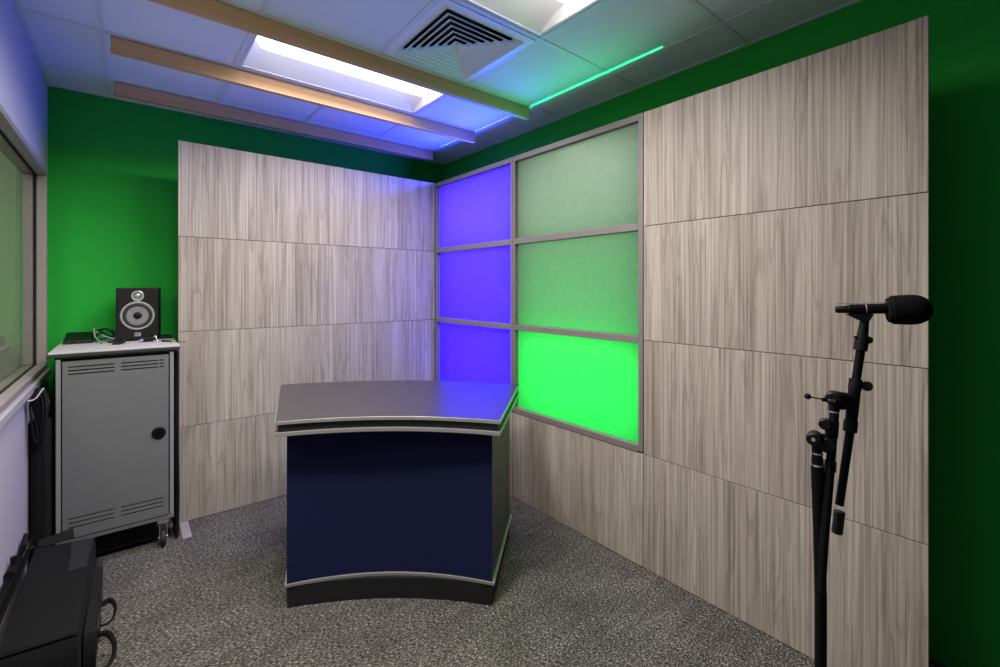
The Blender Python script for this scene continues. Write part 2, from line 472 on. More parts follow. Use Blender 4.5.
# ------------------------------------------------------------------ ceiling fittings
def troffer(x0, x1, y0, y1, label, power):
    t = thing('ceiling_light', label, 'light', ((x0+x1)/2, (y0+y1)/2, ZC), group='recessed ceiling lights')
    g = 0.014
    x0 += g; x1 -= g; y0 += g; y1 -= g
    yc = (y0+y1)/2; hw = 0.088; top = ZC+0.085
    bm = B()
    box(bm, x0, x1, y0, y0+0.014, ZC-0.001, ZC+0.012); box(bm, x0, x1, y1-0.014, y1, ZC-0.001, ZC+0.012)
    box(bm, x0, x0+0.014, y0+0.014, y1-0.014, ZC-0.001, ZC+0.012); box(bm, x1-0.014, x1, y0+0.014, y1-0.014, ZC-0.001, ZC+0.012)
    obj('trim_frame', bm, M['tbar'], t)
    for s in (-1, 1):                       # curved wings rising to the lamp trough
        bm = B(); ye = y0+0.014 if s < 0 else y1-0.014; yl = yc + s*hw
        prof = []
        for k in range(9):
            a = k/8
            prof.append((ye + (yl-ye)*a, ZC+0.006 + 0.075*math.sin(a*PI/2)))
        for (ya, za), (yb, zb) in zip(prof, prof[1:]):
            quad(bm, (x0+0.012, ya, za), (x1-0.012, ya, za), (x1-0.012, yb, zb), (x0+0.012, yb, zb))
            quad(bm, (x0+0.012, ya, za+0.004), (x1-0.012, ya, za+0.004), (x1-0.012, yb, zb+0.004), (x0+0.012, yb, zb+0.004))
        obj('reflector_wing', bm, M['reflector'], t, smooth=True)
    for s in (-1, 1):
        bm = B(); xe = x0+0.010 if s < 0 else x1-0.018
        box(bm, xe, xe+0.008, y0+0.012, y1-0.012, ZC+0.002, ZC+0.10)
        obj('end_plate', bm, M['reflector'], t)
    # lens: a shallow bowed basket with rounded ends
    bm = B()
    L0, L1 = x0+0.035, x1-0.035
    secs = []
    nx = 28
    for i in range(nx+1):
        u = i/nx; x = L0 + (L1-L0)*u
        e = min(x-L0, L1-x)
        k = 1.0 if e > 0.06 else math.sqrt(max(0.0, 1-(1-e/0.06)**2))
        k = max(k, 0.05)
        ring = []
        for q in range(13):
            a = PI*q/12
            ring.append(bm.verts.new((x, yc - hw*math.cos(a), top - 0.072*k*math.sin(a)**0.4)))
        secs.append(ring)
    for a, b in zip(secs, secs[1:]):
        for q in range(12): bm.faces.new((a[q], a[q+1], b[q+1], b[q]))
    obj('lens', bm, M['lens'], t, smooth=True)
    bm = B(); box(bm, x0, x1, yc-hw-0.004, yc+hw+0.004, top+0.004, top+0.03); obj('housing', bm, M['reflector'], t)
    area('troffer_lamp', ((x0+x1)/2, yc, ZC+0.010), (0, 0, 0), L1-L0-0.04, 0.15, power, (1.0, 0.95, 0.915), math.radians(160))
    return t
troffer(0.494, 1.695, 2.185, 2.797, 'recessed white ceiling light glowing between the front and middle tan beams', 31)
troffer(0.494, 1.695, 0.961, 1.573, 'recessed white ceiling light cut off by the top edge, beyond the air vent', 36)
troffer(-0.106, 0.494, 0.961, 1.573, 'short recessed fill light added out of view above the window side of the room', 50)  # added out of view as fill for the lower walls and floor

def beam(y0, x0, x1, label):
    bm = B(); box(bm, x0, x1, y0, y0+0.032, ZC-0.085, ZC-0.0045)
    o = obj('ceiling_beam', bm, M['beam'], None, bevel=0.002, loc=((x0+x1)/2, y0+0.016, ZC-0.085))
    tag(o, label, 'beam', 'tan wooden ceiling beams')
beam(2.200, -0.07, 2.27, 'front tan wooden ceiling beam running between the air vent and the long lit ceiling light')
beam(2.815, -0.07, 2.27, 'orange-lit middle one of the three wooden ceiling beams, just behind the lit ceiling light')
beam(3.430, -0.07, 2.27, 'dull brown wooden ceiling beam nearest the green back wall, above the backdrop wall')

area('added_control_room_fill', (-1.3, 1.5, 2.75), (0, 0, 0), 0.9, 0.9, 40, (1.0, 0.97, 0.9))  # added unseen lamp, fill for this room through the window
area('added_control_room_fill', (-1.2, 4.0, 2.75), (0, 0, 0), 0.6, 0.6, 2.4, (1.0, 0.97, 0.9))  # added unseen lamp, brightens what shows through the pane
# air vent
vx, vy, vh = 1.395, 1.879, 0.288
t = thing('air_vent', 'square white louvred air vent set in the ceiling tiles', 'vent', (vx, vy, ZC))
def sq(h, z): return [(vx-h, vy-h, z), (vx+h, vy-h, z), (vx+h, vy+h, z), (vx-h, vy+h, z)]
def sqring(bm, h0, z0, h1, z1, th=0.0035):
    A = [bm.verts.new(p) for p in sq(h0, z0)]; Bv = [bm.verts.new(p) for p in sq(h1, z1)]
    C = [bm.verts.new(p) for p in sq(h0, z0+th)]; D = [bm.verts.new(p) for p in sq(h1, z1+th)]
    for i in range(4):
        j = (i+1) % 4
        bm.faces.new((A[i], A[j], Bv[j], Bv[i])); bm.faces.new((C[i], C[j], D[j], D[i]))
        bm.faces.new((A[i], A[j], C[j], C[i])); bm.faces.new((Bv[i], Bv[j], D[j], D[i]))
bm = B(); sqring(bm, vh, ZC-0.004, 0.243, ZC-0.006, 0.006); obj('frame', bm, M['ventwhite'], t)
for k in range(7):
    h = 0.243 - k*0.0335
    bm = B(); sqring(bm, h, ZC-0.006, max(h-0.034, 0.003), ZC+0.018); sqring(bm, h+0.0012, ZC-0.0105, h, ZC-0.006, 0.001)
    obj('louvre', bm, M['ventwhite'], t)
bm = B(); sqring(bm, 0.25, ZC+0.002, 0.25, ZC+0.12, 0.003)
quad(bm, *sq(0.25, ZC+0.12)); obj('duct', bm, M['dark'], t)

# ------------------------------------------------------------------ backdrop set
ROWS = [(0.004, 0.6085), (0.6115, 1.2185), (1.2215, 1.8285), (1.8315, 2.440)]
def column_back(x0, x1, label):
    t = thing('backdrop_wall', label, 'backdrop', ((x0+x1)/2, YS, 0), group='wood-grain backdrop wall columns')
    for z0, z1 in ROWS:
        bm = B(); box(bm, x0+0.0012, x1-0.0012, YS, YS+0.018, z0, z1); obj('wood_panel', bm, M['wood'], t, bevel=0.0012)
    bm = B()
    for x in (x0+0.004, (x0+x1)/2-0.02, x1-0.044): box(bm, x, x+0.04, YS+0.019, YS+0.06, 0.002, 2.43)
    for z in (0.002, 0.59, 1.20, 1.81, 2.39): box(bm, x0+0.004, x1-0.004, YS+0.0195, YS+0.0595, z, z+0.04)
    obj('rear_frame', bm, M['mdf'], t)
    return t
c1 = column_back(0.256, 1.240, 'grey wood-grain backdrop wall column standing right beside the grey cabinet')
bm = B(); box(bm, 0.263, 0.311, 3.10, YS+0.05, 0.0005, 0.0035); obj('foot_plate', bm, M['footplate'], c1, bevel=0.001, label='pale flat metal foot plate')
column_back(1.240, 2.214, 'grey wood-grain backdrop wall column touching the purple light panels, behind the desk')

t = thing('backdrop_wall', 'grey wood-grain backdrop wall column behind the microphone stand, widest in view', 'backdrop', (XS, 0.78, 0), group='wood-grain backdrop wall columns')
for z0, z1 in ROWS:
    bm = B(); box(bm, XS, XS+0.018, 0.265, 1.3165, z0, z1); obj('wood_panel', bm, M['wood'], t, bevel=0.0012)
bm = B()
for y in (0.27, 0.77, 1.27): box(bm, XS+0.019, XS+0.06, y, y+0.04, 0.002, 2.43)
for z in (0.002, 0.59, 1.20, 1.81, 2.39): box(bm, XS+0.0195, XS+0.0595, 0.27, 1.31, z, z+0.04)
obj('rear_frame', bm, M['mdf'], t)

def lightbox(y0, y1, label, panels, pw_line, line, pw_up, upcol, span, posts):
    t = thing('lightbox_wall', label, 'light panel', (XS, (y0+y1)/2, 0), group='lightbox bays of the set')
    wl, wr = posts; fx0, fx1 = XS-0.004, XS+0.05
    for ya, yb in ((y0+0.001, y0+wl), (y1-wr, y1-0.001)):
        bm = B(); box(bm, fx0, fx1, ya, yb, 0.62, 2.44); obj('frame_post', bm, M['frame'], t, bevel=0.002)
    for za, zb in ((0.612, 0.648), (1.201, 1.239), (1.812, 1.852), (2.404, 2.440)):
        bm = B(); box(bm, fx0+0.0005, fx1-0.012, y0+wl+0.001, y1-wr-0.001, za, zb); obj('frame_rail', bm, M['frame'], t, bevel=0.002)
    for za, zb in ((0.648, 1.201), (1.239, 1.812), (1.852, 2.404)):
        bm = B(); box(bm, XS+0.030, XS+0.033, y0+wl+0.001, y1-wr-0.001, za, zb); obj('light_panel', bm, M['frost'], t)
    bm = B(); box(bm, XS, XS+0.018, y0+0.0012, y1-0.0012, 0.004, 0.6085); obj('wood_panel', bm, M['wood'], t, bevel=0.0012)
    bm = B()
    box(bm, XS+0.20, XS+0.21, y0+0.002, y1-0.002, 0.61, 2.42)
    box(bm, fx1+0.001, XS+0.20, y0+0.002, y0+0.01, 0.61, 2.41); box(bm, fx1+0.001, XS+0.20, y1-0.01, y1-0.002, 0.61, 2.42)
    box(bm, XS+0.039, XS+0.20, y0+0.002, y1-0.002, 0.60, 0.61)
    box(bm, XS+0.039, XS+0.20, y0+0.002, y1-0.002, 2.41, 2.42)
    obj('light_housing', bm, M['boxwhite'], t)
    bm = B(); box(bm, XS+0.10, XS+0.14, y0+0.03, y1-0.03, 0.611, 0.618); obj('led_bar', bm, M['chrome'], t)
    yc = (y0+y1)/2; w = y1-y0-0.10
    for (za, zb), (pw, pc) in zip(((0.63, 1.20), (1.24, 1.81), (1.85, 2.41)), panels):
        area('led_panel_light', (XS+0.19, yc, (za+zb)/2), (0, PI/2, 0), zb-za-0.02, y1-y0-0.04, pw, pc)
    area('led_slot_light', (XS+0.043, (span[0]+span[1])/2, 2.446), (PI, 0, 0), 0.006, span[1]-span[0], pw_line, line, math.radians(3.0))
    area('led_uplight', (XS+0.10, yc, 2.475), (0, PI-math.radians(76), 0), 0.03, w, pw_up, upcol, math.radians(160))
    return t
lightbox(1.318, 2.318, 'lightbox bay with green glowing panels above a wood panel',
         [(4.3, (0.002, 1.0, 0.085)), (1.15, (0.23, 1.0, 0.32)), (1.2, (0.60, 1.0, 0.60))],
         0.5, (0.0, 1.0, 0.10), 1.9, (0.03, 1.0, 0.42), (1.24, 2.19), (0.028, 0.020))
lightbox(2.320, 3.318, 'lightbox bay with purple glowing panels in the corner behind the desk',
         [(16, (0.0125, 0.0, 1.0)), (14, (0.018, 0.0018, 1.0)), (12, (0.036, 0.014, 1.0))],
         1.2, (0.01, 0.02, 1.0), 19.0, (0.035, 0.06, 1.0), (2.36, 3.30), (0.020, 0.020))

# ------------------------------------------------------------------ presenter desk
DL = (0.992, 1.866, 0.0); DR = math.radians(-35.5)
t = thing('presenter_desk', 'curved dark presenter desk with navy front and satin black top', 'desk', DL, DR)
def sector(hf, hb, y0, y1, sf, sb, n=24, cf=0.0, cb=0.0):
    """front edge at y0 bowed inwards by sf, back edge at y1 bowed outwards by sb"""
    pts = []
    for i in range(n+1):
        u = -1 + 2*i/n; pts.append((cf+hf*u, y0 + sf*(1-u*u)))
    for i in range(n+1):
        u = 1 - 2*i/n; pts.append((cb+hb*u, y1 + sb*(1-u*u)))
    return pts
def desk_slab(name, pts, z0, z1, m, bevel=0.0):
    bm = B()
    n = len(pts)//2
    lo = [bm.verts.new((x, y, z0)) for x, y in pts]; hi = [bm.verts.new((x, y, z1)) for x, y in pts]
    N2 = len(pts)
    for i in range(N2):
        j = (i+1) % N2
        bm.faces.new((lo[i], lo[j], hi[j], hi[i]))
    for i in range(n-1):
        a, b, c, d = i, i+1, N2-2-i, N2-1-i
        bm.faces.new((hi[a], hi[b], hi[c], hi[d])); bm.faces.new((lo[d], lo[c], lo[b], lo[a]))
    return obj(name, bm, m, t, room=False, bevel=bevel)
desk_slab('plinth', sector(0.480, 0.64, -0.003, 0.60, 0.060, 0.10), 0.0, 0.100, M['deskblack'])
desk_slab('base_trim', sector(0.490, 0.662, -0.014, 0.612, 0.084, 0.10), 0.100, 0.116, M['silver'], 0.002)
desk_slab('body', sector(0.481, 0.645, -0.006, 0.59, 0.086, 0.10), 0.116, 0.837, M['deskside'])
# fabric front panel, curved with the body
n = 24
bm = B()
u_ = [-1+2*i/n for i in range(n+1)]
fo = [(0.480*u, -0.0085 + 0.086*(1-u*u)) for u in u_]; fi = [(x, y+0.002) for x, y in fo]
z0, z1 = 0.118, 0.836
O0 = [bm.verts.new((*p, z0)) for p in fo]; O1 = [bm.verts.new((*p, z1)) for p in fo]
I0 = [bm.verts.new((*p, z0)) for p in fi]; I1 = [bm.verts.new((*p, z1)) for p in fi]
for k in range(n):
    bm.faces.new((O0[k], O0[k+1], O1[k+1], O1[k])); bm.faces.new((I0[k], I0[k+1], I1[k+1], I1[k]))
    bm.faces.new((O0[k], O0[k+1], I0[k+1], I0[k])); bm.faces.new((O1[k], O1[k+1], I1[k+1], I1[k]))
bm.faces.new((O0[0], I0[0], I1[0], O1[0])); bm.faces.new((O0[n], I0[n], I1[n], O1[n]))
obj('front_panel', bm, M['navy'], t, room=False, smooth=True, label='navy blue fabric front panel')
cc = dict(cf=0.006, cb=-0.021)
desk_slab('lower_shelf', sector(0.500, 0.732, -0.114, 0.643, 0.077, 0.115, **cc), 0.837, 0.855, M['silver'], 0.0015)
desk_slab('recess_band', sector(0.489, 0.720, -0.103, 0.632, 0.077, 0.115, **cc), 0.855, 0.890, M['deskblack'])
desk_slab('top_edge', sector(0.501, 0.733, -0.116, 0.645, 0.077, 0.115, **cc), 0.890, 0.9065, M['silver'], 0.0015)
desk_slab('desk_top', sector(0.498, 0.730, -0.112, 0.641, 0.077, 0.115, **cc), 0.9065, 0.9085, M['desktop'])

# ------------------------------------------------------------------ grey equipment cabinet
CX0, CX1, CY0, CY1, CZ0, CZ1 = -0.300, 0.215, 3.06, 3.66, 0.185, 1.128
t = thing('equipment_cabinet', 'grey steel equipment cabinet on casters with slotted door and white top', 'cabinet', (-0.04, 3.36, 0))
bm = B()
box(bm, CX0+0.004, CX0+0.02, CY0+0.03, CY1, CZ0, CZ1); box(bm, CX1-0.02, CX1-0.004, CY0+0.03, CY1, CZ0, CZ1)
box(bm, CX0+0.02, CX1-0.02, CY1-0.016, CY1, CZ0, CZ1); box(bm, CX0+0.02, CX1-0.02, CY0+0.03, CY1-0.016, CZ1-0.016, CZ1)
box(bm, CX0+0.02, CX1-0.02, CY0+0.05, CY0+0.06, CZ0+0.01, CZ1-0.016)
obj('body', bm, M['black'], t)
for x in (CX0, CX1-0.020):
    bm = B(); box(bm, x, x+0.020, CY0+0.002, CY0+0.03, CZ0, CZ1); obj('corner_post', bm, M['postgrey'], t, bevel=0.003)
bm = B(); box(bm, CX0+0.01, CX1-0.085, CY0+0.085, CY1-0.06, 0.030, 0.1625); obj('base_tray', bm, M['black'], t, bevel=0.006)
bm = B(); box(bm, CX0-0.002, CX1+0.002, CY0+0.004, CY1, CZ0-0.022, CZ0-0.001); obj('base', bm, M['greysteel'], t, bevel=0.003)
bm = B(); box(bm, CX0-0.006, CX1+0.006, CY0+0.006, CY1, 1.1285, 1.140); box(bm, CX0-0.030, CX1+0.030, CY0-0.010, CY1+0.02, 1.140, 1.158)
obj('top_edge', bm, M['blackedge'], t, bevel=0.002)
bm = B(); box(bm, CX0-0.029, CX1+0.029, CY0-0.009, CY1+0.02, 1.1582, 1.166); ctop = obj('top', bm, M['toplam'], t, bevel=0.001)
# door with real slots
DX0, DX1 = CX0+0.026, CX1-0.026
slots = []
for zc in (1.086, 1.067, 1.048):
    slots += [(-0.251, -0.060, zc-0.0035, zc+0.0035), (-0.030, 0.140, zc-0.0035, zc+0.0035), (0.147, 0.166, zc-0.0035, zc+0.0035)]
for zc in (0.293, 0.270, 0.247):
    slots += [(-0.251, -0.060, zc-0.0035, zc+0.0035), (-0.030, 0.163, zc-0.0035, zc+0.0035)]
xs = sorted({DX0, DX1} | {s[0] for s in slots} | {s[1] for s in slots})
zs = sorted({CZ0+0.006, CZ1-0.012} | {s[2] for s in slots} | {s[3] for s in slots})
bm = B()
for a, b in zip(xs, xs[1:]):
    for c, d in zip(zs, zs[1:]):
        mx_, mz_ = (a+b)/2, (c+d)/2
        if any(s[0] < mx_ < s[1] and s[2] < mz_ < s[3] for s in slots): continue
        box(bm, a, b, CY0, CY0+0.012, c, d)
bmesh.ops.remove_doubles(bm, verts=bm.verts[:], dist=1e-6)
door = obj('door', bm, M['greysteel'], t)
bm = B(); lathe(bm, (0.141, CY0-0.001, 0.672), (0, -1, 0), [(0, 0.034), (0.006, 0.034), (0.009, 0.030), (0.009, 0.020), (0.004, 0.019)], 28)
lk = obj('lock', bm, M['black'], door, smooth=True, label='round black door lock')
bm = B(); box(bm, 0.125, 0.157, CY0-0.012, CY0-0.004, 0.668, 0.680); lathe(bm, (0.144, CY0-0.012, 0.680), (0, -1, 0), [(0, 0.004), (0.003, 0.003)], 12)
for x, y in ((0.165, 3.10), (-0.25, 3.10), (0.165, 3.60), (-0.25, 3.60)):
    cb = B()
    lathe(cb, (x-0.012, y, 0.047), (1, 0, 0), [(0, 0.040), (0.003, 0.046), (0.021, 0.046), (0.024, 0.040)], 24)
    c = obj('caster', cb, M['rubber'], t, smooth=True)
    fb = B(); box(fb, x-0.020, x-0.015, y-0.022, y+0.022, 0.04, 0.135); box(fb, x+0.015, x+0.020, y-0.022, y+0.022, 0.04, 0.135)
    box(fb, x-0.020, x+0.020, y-0.022, y+0.022, 0.135, 0.142); box(fb, x-0.03, x+0.03, y-0.03, y+0.03, 0.142, 0.163)
    rod(fb, (x-0.024, y, 0.047), (x+0.024, y, 0.047), 0.006)
    obj('caster_fork', fb, M['chrome'], c, bevel=0.001)
obj('lock_bar', bm, M['blackmetal'], door)

# studio monitor loudspeaker
SP = (0.049, 3.45, 1.1665); SRZ = math.radians(-6)
t = thing('loudspeaker', 'black studio loudspeaker with silver woofer ring on the grey cabinet', 'speaker', SP, SRZ)
W, H, D = 0.222, 0.335, 0.20
bm = B(); box(bm, -W/2, W/2, 0.0, D, 0.006, H); obj('enclosure', bm, M['spkblack'], t, room=False, bevel=0.008, seg=3)
for sx in (-0.08, 0.08):
    for sy in (0.03, 0.17):
        bm = B(); lathe(bm, (sx, sy, 0.0), (0, 0, 1), [(0, 0.012), (0.006, 0.012)], 16); obj('rubber_foot', bm, M['rubber'], t, room=False)
wz, tz = 0.160, 0.284
bm = B(); lathe(bm, (0, 0.002, wz), (0, -1, 0), [(0, 0.090), (0.005, 0.090), (0.008, 0.087), (0.008, 0.079), (0.002, 0.077)], 48, cap=False)
wr = obj('woofer_ring', bm, M['ring'], t, room=False, smooth=True, label='silver woofer trim ring')
for k in range(6):
    a = 2*PI*k/6 + 0.26
    bm = B(); lathe(bm, (0.083*math.cos(a), -0.006, wz+0.083*math.sin(a)), (0, -1, 0), [(0, 0.0034), (0.002, 0.003)], 10)
    obj('screw', bm, M['chrome'], wr, room=False)
bm = B(); lathe(bm, (0, 0.0, wz), (0, -1, 0), [(0.001, 0.077), (0.006, 0.070), (0.006, 0.064), (0.001, 0.057)], 48, cap=False); obj('woofer_surround', bm, M['baffle'], t, room=False, smooth=True)
bm = B(); lathe(bm, (0, -0.0015, wz), (0, -1, 0), [(0, 0.058), (-0.0, 0.056), (-0.0005, 0.022)], 48, cap=False)
# the cone itself is dished behind the baffle line, drawn shallow in front of the enclosure face
obj('woofer_cone', bm, M['cone'], t, room=False, smooth=True, label='shiny grey woofer cone')
bm = B(); lathe(bm, (0, -0.001, wz), (0, -1, 0), [(0, 0.023), (0.004, 0.022), (0.008, 0.016), (0.010, 0.006)], 32); obj('dust_cap', bm, M['black'], t, room=False, smooth=True)
bm = B(); lathe(bm, (0, 0.001, tz), (0, -1, 0), [(0, 0.033), (0.005, 0.033), (0.007, 0.030), (0.006, 0.023), (0.001, 0.021)], 40, cap=False); obj('tweeter_ring', bm, M['ring'], t, room=False, smooth=True)
bm = B(); lathe(bm, (0, -0.001, tz), (0, -1, 0), [(0, 0.019), (0.003, 0.018), (0.007, 0.013), (0.010, 0.005)], 28); obj('tweeter_dome', bm, M['cone'], t, room=False, smooth=True)
bm = B(); box(bm, -0.016, 0.016, -0.0015, 0.0, 0.030, 0.052); bd = obj('badge', bm, M['badge'], t, room=False)
bm = B()
for x in (-0.011, -0.001, 0.009): box(bm, x-0.003, x+0.003, -0.0022, -0.0014, 0.034, 0.037)
for x in (-0.009, 0.004): lathe(bm, (x, -0.0014, 0.044), (0, -1, 0), [(0, 0.0045), (0.0008, 0.0045)], 14)
obj('badge_mark', bm, M['black'], bd, room=False)

# black electronics box beside the loudspeaker
bm = B()
v = [bm.verts.new(p) for p in ((-0.312,3.475,1.167),(-0.172,3.475,1.167),(-0.172,3.65,1.167),(-0.312,3.65,1.167),(-0.306,3.490,1.192),(-0.178,3.490,1.192),(-0.178,3.645,1.225),(-0.306,3.645,1.225))]
for f in ((0,3,2,1),(4,5,6,7),(0,1,5,4),(1,2,6,5),(2,3,7,6),(3,0,4,7)): bm.faces.new([v[i] for i in f])
o = obj('control_box', bm, M['black'], None, bevel=0.004, loc=(-0.242, 3.56, 1.167))
tag(o, 'low black wedge-shaped electronics box at the left end of the white cabinet top', 'box')
# tangled leads between box and loudspeaker
ct = thing('cable_tangle', 'tangle of black and pale grey leads between the electronics box and the loudspeaker', 'cable', (-0.11, 3.50, 1.167))
bm = B()
sweep(bm, [(-0.165,3.56,1.172),(-0.15,3.50,1.215),(-0.12,3.46,1.225),(-0.09,3.47,1.20),(-0.07,3.52,1.185),(-0.10,3.58,1.20),(-0.14,3.58,1.23),(-0.15,3.52,1.24),(-0.11,3.47,1.245),(-0.075,3.49,1.215),(-0.065,3.42,1.174)], 0.0045, n=8)
obj('black_lead', bm, M['cable'], ct, smooth=True)
bm = B()
sweep(bm, [(-0.16,3.60,1.19),(-0.13,3.53,1.245),(-0.085,3.50,1.24),(-0.072,3.56,1.20),(-0.12,3.62,1.175),(-0.16,3.55,1.18),(-0.12,3.45,1.172),(-0.05,3.38,1.172),(-0.02,3.34,1.172)], 0.004, n=8)
obj('black_lead', bm, M['cable'], ct, smooth=True)
bm = B()
sweep(bm, [(-0.168,3.53,1.25),(-0.165,3.49,1.215),(-0.145,3.44,1.185),(-0.115,3.42,1.171),(-0.09,3.43,1.171)], 0.004)
obj('grey_lead', bm, M['greycable'], ct, smooth=True, label='pale grey looped lead')
bm = B()
sweep(bm, [(-0.155,3.52,1.232),(-0.12,3.46,1.208),(-0.085,3.44,1.195),(-0.068,3.43,1.190)], 0.004)
obj('grey_lead', bm, M['greycable'], ct, smooth=True, label='pale grey looped lead')
bm = B(); lathe(bm, (-0.125, 3.405, 1.174), (0.3, -1, 0), [(0, 0.006), (0.018, 0.006), (0.02, 0.004), (0.034, 0.004)], 14)
o = obj('cable_plug', bm, M['chrome'], None, smooth=True, loc=(-0.125, 3.40, 1.167)); tag(o, 'small shiny plug lying in front of the cable tangle', 'plug')
bm = B(); sweep(bm, [(-0.075,3.30,1.171),(-0.04,3.29,1.172),(-0.02,3.305,1.178),(-0.01,3.33,1.184)], 0.005); lathe(bm, (-0.028,3.298,1.178), (0.4,0.3,0.3), [(0,0.009),(0.02,0.009)], 14)
o = obj('earpiece', bm, M['black'], None, smooth=True, loc=(-0.03, 3.30, 1.167)); tag(o, 'small black curled earpiece at the front of the cabinet top', 'earpiece')
t = thing('power_adapter', 'small black adapter with shiny connector below the loudspeaker', 'adapter', (0.10, 3.365, 1.1665))
bm = B(); box(bm, 0.068, 0.128, 3.345, 3.385, 1.167, 1.193); obj('adapter_body', bm, M['black'], t, bevel=0.004)
bm = B(); lathe(bm, (0.072, 3.342, 1.180), (-0.8, -0.6, 0), [(0, 0.008), (0.014, 0.008), (0.016, 0.005), (0.026, 0.005)], 14); obj('connector', bm, M['chrome'], t, smooth=True)
bm = B(); sweep(bm, [(0.125,3.36,1.185),(0.138,3.35,1.205),(0.142,3.34,1.19),(0.15,3.335,1.172),(0.165,3.33,1.171)], 0.0028, n=6); obj('lead', bm, M['chrome'], t, smooth=True)
t = thing('antenna_rod', 'thin black rod sticking out past the right end of the cabinet top', 'rod', (0.21, 3.26, 1.1665))
bm = B(); rod(bm, (0.17, 3.30, 1.1725), (0.215, 3.24, 1.1725), 0.0055, 0.004); obj('grip', bm, M['black'], t, smooth=True)
bm = B(); rod(bm, (0.215, 3.24, 1.1725), (0.285, 3.15, 1.1725), 0.0018, 0.0015, 10); obj('tip', bm, M['blackmetal'], t, smooth=True)
bm = B(); box(bm, 0.170, 0.236, 3.50, 3.62, 1.167, 1.182); o = obj('flat_case', bm, M['black'], None, bevel=0.004, loc=(0.20, 3.56, 1.167)); tag(o, 'flat black case on the cabinet top at the right of the loudspeaker', 'case')

# ------------------------------------------------------------------ black roll and hanging cables beside the cabinet
bm = B()
prof = [(0.0, 0.036), (0.01, 0.043), (0.3, 0.043), (0.55, 0.041), (0.80, 0.043), (0.83, 0.040), (0.835, 0.0)]
lathe(bm, (-0.358, 3.085, 0.0005), (0, 0, 1), prof, 28, cap=False, jitter=0.02)
o = obj('fabric_roll', bm, M['cloth'], None, smooth=True, loc=(-0.358, 3.085, 0)); tag(o, 'tall dark rolled fabric standing between the white wall and the grey cabinet', 'fabric roll')
bm = B()
rs = random.Random(3)
for k in range(9):
    cx = -0.352 + rs.uniform(-0.010, 0.010); cy = 3.00 + rs.uniform(-0.012, 0.012); w = rs.uniform(0.012, 0.026); zt = rs.uniform(0.985, 1.01); zb = rs.uniform(0.70, 0.90)
    sweep(bm, [(cx-0.004, cy, zt), (cx-w, cy-0.01, zt-0.06), (cx-w*0.9, cy, (zt+zb)/2), (cx-w*0.3, cy+0.004, zb), (cx+w*0.4, cy, zb+0.01), (cx+w, cy-0.008, (zt+zb)/2), (cx+w*0.8, cy, zt-0.05), (cx+0.006, cy+0.004, zt)], 0.0045, seg=7, n=6)
sweep(bm, [(-0.35, 3.0, 0.95), (-0.335, 3.005, 0.6), (-0.338, 3.01, 0.3), (-0.33, 3.0, 0.06), (-0.325, 2.985, 0.006), (-0.30, 2.99, 0.006)], 0.005)
o = obj('cable_bundle', bm, M['cable'], None, smooth=True, loc=(-0.33, 3.0, 0.001)); tag(o, 'bundle of black cables hanging below the window corner by the cabinet', 'cable')
bm = B(); sweep(bm, [(-0.402,2.955,0.972),(-0.385,2.95,0.955),(-0.362,2.955,0.962),(-0.345,2.965,0.99),(-0.336,2.975,1.004)], 0.0045, flat=(0.008,0.0025))
o = obj('cable_tie', bm, M['toplam'], None, smooth=True, loc=(-0.37, 2.96, 0.955)); tag(o, 'pale tie strap looped round the hanging black cables', 'strap')

bm = B()
for q in range(6):
    cy = 3.135 + 0.025*q
    sweep(bm, [(0.236+rs.uniform(-.004,.004), cy, 1.12), (0.237+rs.uniform(-.006,.006), cy+0.01, 0.85), (0.234+rs.uniform(-.005,.005), cy, 0.55), (0.238+rs.uniform(-.005,.005), cy+0.006, 0.25), (0.236, cy, 0.012)], 0.011, seg=8, n=6)
o = obj('cable_bundle', bm, M['cable'], None, smooth=True, loc=(0.236, 3.17, 0.001)); tag(o, 'black cables hanging in the gap between the grey cabinet and the wood-grain wall', 'cable')

# ------------------------------------------------------------------ black carry case in the foreground
t = thing('carry_case', 'black soft carry case lying on the carpet by the white wall', 'bag', (-0.25, 2.55, 0))
# outline of the lying case seen from above, softened
def loft(bm, outlines):
    rings = [[bm.verts.new(p) for p in o_] for o_ in outlines]
    for a, b in zip(rings, rings[1:]):
        n_ = len(a)
        for k in range(n_):
            j = (k+1) % n_; bm.faces.new((a[k], a[j], b[j], b[k]))
    bm.faces.new(list(reversed(rings[0]))); bm.faces.new(rings[-1])
def outline(pts, z, grow=0.0, per=6):
    c = Vector((sum(p[0] for p in pts)/4, sum(p[1] for p in pts)/4))
    out = []
    for i in range(4):
        a = Vector(pts[i]); b = Vector(pts[(i+1) % 4])
        for k in range(per):
            p = a.lerp(b, k/per); d = p-c
            bulge = 0.25*grow*math.sin(PI*k/per)
            q = p + d.normalized()*(grow+bulge)
            out.append((q.x, q.y, z + rs.uniform(-0.0015, 0.0015)))
    return out
cp = [(-0.362, 2.150), (-0.148, 2.130), (-0.134, 2.885), (-0.362, 2.93)]
bm = B(); loft(bm, [outline(cp, 0.002, -0.01), outline(cp, 0.02, 0.008), outline(cp, 0.09, 0.016), outline(cp, 0.16, 0.012), outline(cp, 0.215, 0.004), outline(cp, 0.228, -0.004)])
obj('body', bm, M['nylon'], t, smooth=True, bevel=0.004)
bm = B(); loft(bm, [outline(cp, 0.2285, -0.002), outline(cp, 0.236, 0.002), outline(cp, 0.243, -0.003)])
lid = obj('lid', bm, M['nylontop'], t, smooth=True)
sp = [(-0.215, 2.60), (-0.150, 2.60), (-0.139, 2.872), (-0.225, 2.89)]
bm = B(); loft(bm, [outline(sp, 0.2445, -0.001), outline(sp, 0.2475, -0.003)]); obj('lid_patch', bm, M['nylonstrip'], lid, smooth=True, label='paler grey patch on the lid')
